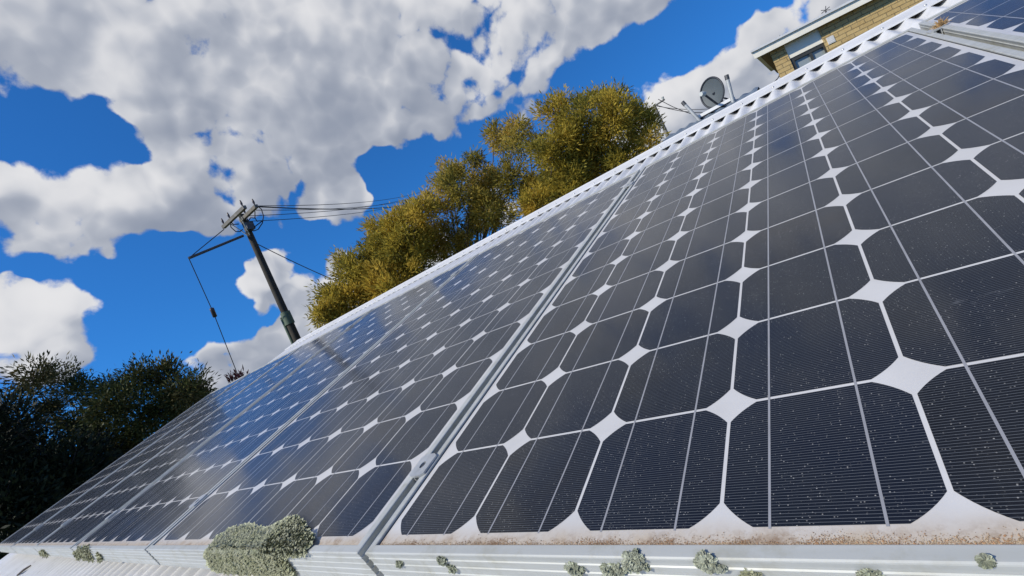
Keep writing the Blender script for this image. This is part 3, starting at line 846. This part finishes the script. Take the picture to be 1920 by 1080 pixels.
def arm(pa, pc, z, thick, name='crossarm'):
    a, c = at_z(*pa, z), at_z(*pc, z)
    d = c - a; L = np.linalg.norm(d[:2]); x = d / L; y = np.array([-x[1], x[0], 0])
    Mx = np.eye(4); Mx[:3, 0] = x; Mx[:3, 1] = y; Mx[:3, 2] = (0, 0, 1); Mx[:3, 3] = rel(a)
    bb = MB(); bb.box((0, -thick / 2, -thick / 2), (L, thick / 2, thick / 2), 0, Mx); bb.build(name, M_ARM, pole)
    return a, c
def arm_len(pc, z, direction, L0, L1, thick, off):
    """horizontal crossarm through the pole"""
    x = np.array([math.cos(direction), math.sin(direction), 0]); y = np.array([-x[1], x[0], 0])
    Mx = np.eye(4); Mx[:3, 0] = x; Mx[:3, 1] = y; Mx[:3, 2] = (0, 0, 1); Mx[:3, 3] = y * off + np.array([0, 0, z])
    bb = MB(); bb.box((-L0, -thick / 2, -thick * .6), (L1, thick / 2, thick * .6), 0, Mx); bb.build('crossarm', M_ARM, pole)
    return P0 + x * -L0 + y * off + np.array([0, 0, z]), P0 + x * L1 + y * off + np.array([0, 0, z])
def dir_of(pa, pc, z):
    a, c = at_z(*pa, z), at_z(*pc, z); return math.atan2(c[1] - a[1], c[0] - a[0])
za = ZT - .12
a1, c1 = arm((419, 426), (459, 388), za, .085)
a2, c2 = arm((452, 414), (481, 386), za - .02, .085)
# brace straps, insulators and jumper loops
b = MB()
for f in (.25, .7):
    b.tube([rel(a1 * (1 - f) + c1 * f), (0, 0, za - .55)], .014, 5)
b.build('brace', M_PALE, pole)
for (p, q) in ((a1, c1), (a2, c2)):
    for f in (.06, .35, .94):
        s = rel(p * (1 - f) + q * f); b = MB()
        b.tube([s + np.array([0, 0, .06]), s + np.array([0, 0, .12]), s + np.array([0, 0, .17]), s + np.array([0, 0, .22])], [.012, .030, .025, .012], 8)
        b.build('insulator', M_CERAM, pole)
def wire_pts(a, c, sag, n=14):
    a, c = np.array(a), np.array(c)
    return [a + (c - a) * t + np.array([0, 0, -sag * 4 * t * (1 - t)]) for t in np.linspace(0, 1, n)]
b = MB()
for loop in ([(482, 386), (490, 392), (494, 405), (492, 418), (484, 430), (476, 433), (466, 430)],
             [(478, 396), (478, 408), (482, 415), (492, 414), (474, 428), (466, 434)],
             [(463, 418), (470, 408), (478, 409)], [(464, 410), (466, 424), (474, 426)],
             [(431, 412), (433, 426), (442, 434), (450, 434), (455, 430)], [(432, 408), (430, 414), (438, 421), (448, 420)]):
    b.tube([rel(at_dist(x, y, PD - .15)) for x, y in loop], .014, 5)
b.build('jumper_cable', M_CABLE, pole)
b = MB(); s = rel(at_dist(467, 425, PD - .1)); b.box(s - .10, s + .10); b.build('switch_box', M_DARKSTEEL, pole)
# stay outrigger
sa, sb = at_dist(456, 442, PD - .05), at_dist(354, 484, PD - .8)
b = MB(); b.tube([rel(sa), rel(sb)], .033, 8); b.build('stay_strut', M_DARKSTEEL, pole)
GWI = 'wires of the power pole'
def wire(pts, rad, label, mt=None, cat='wire', name='overhead_wire', grp=GWI):
    o0 = np.array(pts[0]); b = MB(); b.tube([np.array(p) - o0 for p in pts], rad, 5, caps=False)
    o = b.build(name, mt or M_CABLE, None, label=label, cat=cat, group=grp); o.location = tuple(o0); return o
wire([at_dist(420, 430, PD - .2), sb], .011, 'short stay wire from the crossarm tip down to the strut end', name='stay_wire')
st = at_dist(446, 703, PD + 1.2)
mid = at_dist(400, 586, PD + .1)
gd = st + (st - mid) * (st[2] / (mid[2] - st[2])); 
wire([sb, mid, st, gd], .011, 'long stay wire dropping from the strut end to behind the roof', name='stay_wire')
b = MB(); ax = (sb - st) / np.linalg.norm(sb - st)
b.tube([ax * -.13, ax * -.12, ax * .12, ax * .13], [.035, .052, .052, .035], 10)
o = b.build('stay_insulator', M_CERAM, None, label='brown barrel insulator threaded on the long stay wire', cat='insulator'); o.location = tuple(at_dist(400, 586, PD + .1))
FAR = 34.0
for i, (a, (x2, y2), r_, lb) in enumerate(((c2, (810, 352), .010, 'topmost thin overhead wire from the power pole toward the wattle trees'),
                               (c2 + np.array([0, 0, -.02]), (812, 372), .018, 'thickest overhead cable from the power pole, lowest where it reaches the trees'),
                               (at_dist(470, 394, PD), (810, 362), .010, 'thin overhead wire second from the top leaving the power pole'),
                               (at_dist(462, 405, PD), (810, 357), .010, 'thin overhead wire middle of the bundle crossing the small cloud'),
                               (at_dist(464, 415, PD), (812, 365), .010, 'lowest thin overhead wire at the pole head, below the cable loops'))):
    wire(wire_pts(a, at_dist(x2, y2, FAR), .35), r_, lb)
wire(wire_pts(at_dist(468, 450, PD), at_dist(650, 535, PD), .05), .012, 'service wire slanting down from the pole to the leftmost wattle tree')

M_GREYPOLE = simple('grey_timber', (.20, .19, .17), .85, 0, .2, 5)
fb, ft = at_dist(1254, 250, 30), at_dist(1226, 198, 30)
fp = empty('distant_power_pole', (fb[0], fb[1], 0), label='slim distant power pole between the wattle trees and the satellite dish', cat='power pole')
b = MB(); b.tube([(0, 0, 0), (ft[0] - fb[0], ft[1] - fb[1], ft[2])], [.13, .10], 10); b.build('pole', M_GREYPOLE, fp)
b = MB(); t_ = np.array([ft[0] - fb[0], ft[1] - fb[1], ft[2]]); b.tube([t_ + np.array([-.3, -.2, -.1]), t_ + np.array([.6, .3, .05])], .05, 6); b.build('crossarm', M_GREYPOLE, fp)
b = MB(); b.tube([t_ + np.array([.55, .25, .08]), t_ + np.array([.55, .25, .22])], [.05, .08], 8); b.build('insulator', M_PALE, fp)
GF = 'wires of the distant pole'
wire(wire_pts(ft, at_dist(1180, 225, 31), .2), .016, 'wire running left from the distant pole into the wattle tree', grp=GF)
wire(wire_pts(at_dist(1234, 186, 30), at_dist(1475, 108, 33), 2.3), .020, 'highest wire from the distant pole sagging toward the brick house', grp=GF)
wire(wire_pts(at_dist(1230, 197, 30), at_dist(1475, 126, 33), 1.4), .020, 'middle wire from the distant pole passing behind the dish', grp=GF)
wire(wire_pts(at_dist(1231, 199, 30), at_dist(1475, 152, 33), .8), .016, 'lowest wire from the distant pole just above the roof ridge', grp=GF)

# ------------------------------------------------------------------ neighbour's roof with dish and pipes
M_BLUE = simple('blue_grey_roofing', (.16, .21, .26), .5, 0, .12, 3)
YN = 7.2
za_, zb_ = at_y(1256, 249, YN)[2], at_y(1420, 171, YN)[2]
xa_ = at_y(1256, 249, YN)[0]
ns = empty('neighbour_shed', (xa_, YN, 0), label='low blue grey roofed shed just behind the white ridge, under the satellite dish', cat='shed')
zr = (za_ + zb_) / 2 + .01
b = MB(); L = at_y(1425, 169, YN)[0] - xa_
nxs = 60; xs = np.linspace(0, L, nxs)
vs = [(x, 0, zr + (zb_ - za_) * .0 + .012 * math.cos(2 * math.pi * x / .15 * 1.0)) for x in xs] + [(x, -2.6, zr - .55 + .012 * math.cos(2 * math.pi * x / .15)) for x in xs] + [(x, 2.6, zr - .55 + .012 * math.cos(2 * math.pi * x / .15)) for x in xs]
b.add(vs, [(nxs + i, nxs + i + 1, i + 1, i) for i in range(nxs - 1)] + [(i, i + 1, 2 * nxs + i + 1, 2 * nxs + i) for i in range(nxs - 1)], 0, True)
b.build('roof', M_BLUE, ns)
b = MB(); b.box((.1, -2.5, 0), (L - .1, 2.5, zr - .56)); b.add([(.1, -2.5, zr - .56), (.1, 2.5, zr - .56), (.1, 0, zr - .03)], [(0, 1, 2)])
b.build('wall', M_BOARD, ns)
pa, pc = at_y(1313, 224, YN - .1), at_y(1372, 190, YN - .1)
b = MB(); zc = (pa[2] + pc[2]) / 2
b.box((pa[0] - xa_, -.22, zr - .02), (pc[0] - xa_ + .05, -.08, max(pa[2], zr + .02)))
b.build('box_gutter', M_WHITE, ns)
M_PIPE = simple('grey_pipe', (.42, .43, .42), .5, .2, .15, 20)
for (t0, b0, lb, r_) in (((1282, 194), (1317, 232), 'leaning grey vent pipe left of the satellite dish', .023), ((1363, 145), (1377, 200), 'upright grey vent pipe with dark cap right of the satellite dish', .025)):
    p, q = at_y(*t0, YN - .3), at_y(*b0, YN - .3)
    o = empty('vent_pipe', tuple(q), label=lb, cat='pipe', group='vent pipes on the shed behind')
    b = MB(); b.tube([(0, 0, 0) - (p - q) * .3, p - q], r_, 12); b.build('pipe', M_PIPE, o)
    u_ = (p - q) / np.linalg.norm(p - q); b = MB(); b.tube([p - q - u_ * .03, p - q + u_ * .03], [r_ * 1.15, r_ * 1.1], 12); b.build('cap', M_DARKSTEEL, o)
# satellite dish
M_DISH = simple('grey_dish_paint', (.075, .092, .10), .6, 0, .06, 10)
M_DARK = simple('dark_dish_metal', (.02, .025, .035), .5)
dc = at_y(1335, 174, YN - .15)
dr_ = np.linalg.norm(at_y(1308, 184, YN - .15) - at_y(1362, 164, YN - .15)) / 2
face = (CAM_C - dc); face /= np.linalg.norm(face); face = face + np.array([-.62, 0, .30]); face /= np.linalg.norm(face)
mnt = at_y(1343, 200, YN)
dish = empty('satellite_dish', tuple(mnt), label='round dark grey satellite dish on the shed behind the ridge', cat='satellite dish')
xz = np.cross([0, 0, 1.0], face); xz /= np.linalg.norm(xz); yz_ = np.cross(face, xz)
b = MB(); rings = 9; seg = 40; vs = []; fs = []
for back in (0, 1):
    for i in range(rings + 1):
        rr = dr_ * i / rings * (1.0 if not back else 1.0)
        dep = .16 * dr_ * ((i / rings) ** 2 - 1) - back * .012
        for k in range(seg):
            a = 2 * math.pi * k / seg; vs.append(dc - mnt + xz * rr * math.cos(a) * .96 + yz_ * rr * 1.04 * math.sin(a) + face * dep)
R1 = (rings + 1) * seg
for i in range(rings):
    for k in range(seg):
        a = i * seg + k; c = i * seg + (k + 1) % seg
        fs.append((a, c, c + seg, a + seg)); fs.append((R1 + a, R1 + a + seg, R1 + c + seg, R1 + c))
b.add(vs, fs, 0, True); b.build('reflector', M_DISH, dish)
b = MB(); b.tube([dc - mnt + xz * dr_ * .97 * math.cos(a) + yz_ * dr_ * 1.05 * math.sin(a) for a in np.linspace(0, 2 * math.pi, 41)], .013, 6, caps=False); b.build('rim', M_DARK, dish)
foot = dc - mnt - yz_ * dr_ * 1.02 + xz * dr_ * .15
ln = at_y(1319, 176, YN - .55) - mnt
b = MB(); b.tube([foot, ln], .016, 6); b.build('feed_arm', M_DARK, dish)
b = MB(); b.tube([ln - face * .02, ln + face * .01, ln + face * .05], [.03, .035, .028], 10); b.build('feed_horn', M_PALE, dish)
b = MB(); b.tube([dc - mnt - face * .16 * dr_, dc - mnt - face * .14 - yz_ * dr_ * .8, np.array([0, 0, -.15])], .024, 8); b.tube([foot, foot - face * .12, np.array([.02, 0, .0])], .022, 8)
b.tube([dc - mnt + xz * .55 * dr_ - yz_ * .75 * dr_ - face * .06, at_y(1381, 190, YN + .3) - mnt], .012, 5)
b.build('mount', M_DARK, dish)

# ------------------------------------------------------------------ brick house
def make_brick():
    m, t, p = mat('yellow_split_brick')
    ob = t.new('ShaderNodeTexCoord').outputs['Object']
    sep = t.new('ShaderNodeSeparateXYZ'); t.l.new(ob, sep.inputs[0])
    cb = t.new('ShaderNodeCombineXYZ'); t.l.new(t.math('ADD', sep.outputs[0], sep.outputs[1]), cb.inputs[0]); t.l.new(sep.outputs[2], cb.inputs[1])
    br = t.new('ShaderNodeTexBrick'); t.l.new(cb.outputs[0], br.inputs['Vector'])
    br.inputs['Scale'].default_value = 1.0; br.inputs['Brick Width'].default_value = .31; br.inputs['Row Height'].default_value = .105
    br.inputs['Mortar Size'].default_value = .009; br.inputs['Mortar Smooth'].default_value = .2; br.inputs['Bias'].default_value = 0
    br.inputs['Color1'].default_value = (.60, .43, .18, 1); br.inputs['Color2'].default_value = (.47, .32, .125, 1); br.inputs['Mortar'].default_value = (.17, .12, .06, 1)
    c = t.mix(t.rng(t.noise(ob, 9, 5, .6), .3, .7, 0, .5), br.outputs['Color'], (.62, .47, .23))
    t.l.new(c, p.inputs['Base Color']); p.inputs['Roughness'].default_value = .9
    bp = t.new('ShaderNodeBump'); bp.inputs['Distance'].default_value = .02; bp.inputs['Strength'].default_value = .8
    t.l.new(t.math('ADD', t.math('MULTIPLY', br.outputs['Fac'], -1.0), t.math('MULTIPLY', t.noise(ob, 25, 4, .6), .6)), bp.inputs['Height']); t.l.new(bp.outputs[0], p.inputs['Normal'])
    return m
M_BRICK = make_brick()
M_CREAM = simple('cream_paint', (.88, .84, .72), .6, 0, .05, 6)
M_SOFFIT = simple('brown_soffit', (.20, .15, .10), .8, 0, .08, 6)
M_WINF = simple('dark_window_frame', (.05, .05, .045), .5)
M_ROOFB = simple('house_roof_sheet', (.30, .29, .28), .6)
m_, t_g, p_g = mat('painted_sky_window_glass')
p_g.inputs['Base Color'].default_value = (.30, .34, .34, 1); p_g.inputs['Roughness'].default_value = .12; p_g.inputs['Coat Weight'].default_value = .6  # grey base colour paints the reflected sky into the panes
M_GLASS = m_
HP = at_dist(1448, 111, 15.0); YAW = R(22)
hx = np.array([math.cos(YAW), math.sin(YAW), 0]); hn = np.array([math.sin(YAW), -math.cos(YAW), 0])
def fac(px, py, off=0.0):
    """pixel -> (along facade, height) on the plane 'off' in front of the brick face"""
    o_ = np.array([HP[0], HP[1], 0]) + hn * off; d = ray(px, py); k = np.dot(o_ - CAM_C, hn) / np.dot(d, hn)
    q = CAM_C + d * k - o_; return np.dot(q, hx), q[2]
house = empty('brick_house', (HP[0], HP[1], 0), (0, 0, YAW), label='yellow brick house with a wide white eave beyond the ridge at upper right', cat='house')
EAVE = .22
zf0 = fac(1421, 107.5, EAVE)[1]                      # underside of the fascia
xl = fac(1421, 105, EAVE)[0]
zs = zf0 + .02
x_p1 = fac(1476, 100)[0]; x_w1 = fac(1540, 70)[0]
z_wt = (fac(1483, 110)[1] + fac(1541, 79)[1]) / 2
LEN = 14.0; DEP = 3.2; sill = z_wt - 1.35
print('house', zf0, xl, x_p1, x_w1, z_wt)
SKEW = np.eye(4); SKEW[0, 1] = math.tan(YAW) + .02      # the plan is skewed: its end wall runs straight away from us
_box = MB.box
def sbox(self, lo, hi, mi=0): _box(self, lo, hi, mi, SKEW)
MB.box = sbox
b = MB()
b.box((0, 0, 0), (x_p1, DEP, zs)); b.box((x_p1, 0.001, 0), (x_w1, DEP, sill)); b.box((x_w1, 0, 0), (LEN, DEP, zs)); b.box((x_p1, .30, sill), (x_w1, DEP, zs))
b.build('wall', M_BRICK, house)
b = MB(); b.box((x_p1, .03, z_wt), (x_w1, .30, zs)); b.build('window_head_board', M_CREAM, house)
win = MB(); fr = .05
win.box((x_p1, .05, sill), (x_p1 + fr * 1.6, .28, z_wt)); win.box((x_w1 - fr, .05, sill), (x_w1, .28, z_wt)); win.box((x_p1 + fr * 1.6, .05, z_wt - .09), (x_w1 - fr, .28, z_wt)); win.box((x_p1 + fr * 1.6, .05, sill), (x_w1 - fr, .28, sill + fr))
xm = fac(1520, 102)[0]; win.box((xm - .035, .06, sill + fr), (xm + .035, .28, z_wt - .09))
wn = win.build('window', M_WINF, house)
b = MB(); b.box((x_p1 + fr * 1.6, .12, sill + fr), (xm - .035, .14, z_wt - .09)); b.build('pane', M_GLASS, wn)
b = MB(); b.box((xm + .035, .12, sill + fr), (x_w1 - fr, .14, z_wt - .09)); b.build('pane', M_GLASS, wn)
vx, vz = fac(1558, 75); vs_ = .085
b = MB(); b.box((vx - vs_, -.02, vz - vs_), (vx + vs_, -.001, vz + vs_))
for k in range(4): b.box((vx - vs_ * .8, -.026, vz - vs_ * .75 + k * .042), (vx + vs_ * .8, -.021, vz - vs_ * .75 + k * .042 + .026))
b.build('wall_vent', simple('white_vent', (.75, .74, .70), .5), house)
b = MB(); b.box((xl + .13, -EAVE + .03, zs), (LEN + .5, DEP + .5, zs + .02)); b.build('soffit', M_SOFFIT, house)
FH = .17
b = MB(); b.box((xl, -EAVE, zf0), (LEN + .55, -EAVE + .028, zf0 + FH))
b.build('fascia', M_CREAM, house)
b = MB(); b.box((xl - .02, -EAVE - .05, zf0 + FH + .002), (LEN + .57, DEP + .55, zf0 + FH + .05)); b.build('roof', M_WHITE, house)
MB.box = _box
# aerials on the house roof
def aerial(px, py_top, py_bot_px, dist, label, kind):
    q = at_dist(*py_bot_px, dist); tp = at_dist(px, py_top, dist); q = q.copy(); q[2] = zf0 + FH + .05 + 0.0
    o = empty('tv_aerial', tuple(q), label=label, cat='aerial', group='aerials on the brick house roof')
    q = np.array([tp[0], tp[1], zf0 + FH + .05]); o.location = tuple(q); h = tp - q; b = MB(); b.tube([(0, 0, 0), h], .012, 6); b.build('mast', M_DARKSTEEL, o)
    b = MB()
    if kind:
        b.tube([h + np.array([-.12, -.1, -.02]), h + np.array([.14, .1, .02])], .012, 5)
        for f in np.linspace(-.10, .12, 4): b.tube([h + np.array([f - .02, f * .7, .09]), h + np.array([f + .03, f * .7, -.07])], .009, 4)
    else:
        for a in (.3, 1.2, 2.5): b.tube([h + .11 * np.array([math.cos(a), .5, math.sin(a)]), h - .11 * np.array([math.cos(a), .5, math.sin(a)])], .010, 5)
    b.build('elements', M_DARKSTEEL, o)
aerial(1474, 68, (1478, 80), 15.6, 'low spidery television aerial near the left end of the house roof', True)
aerial(1548, 19, (1554, 40), 16.6, 'thin upright aerial mast with crossed elements further right on the house roof', False)
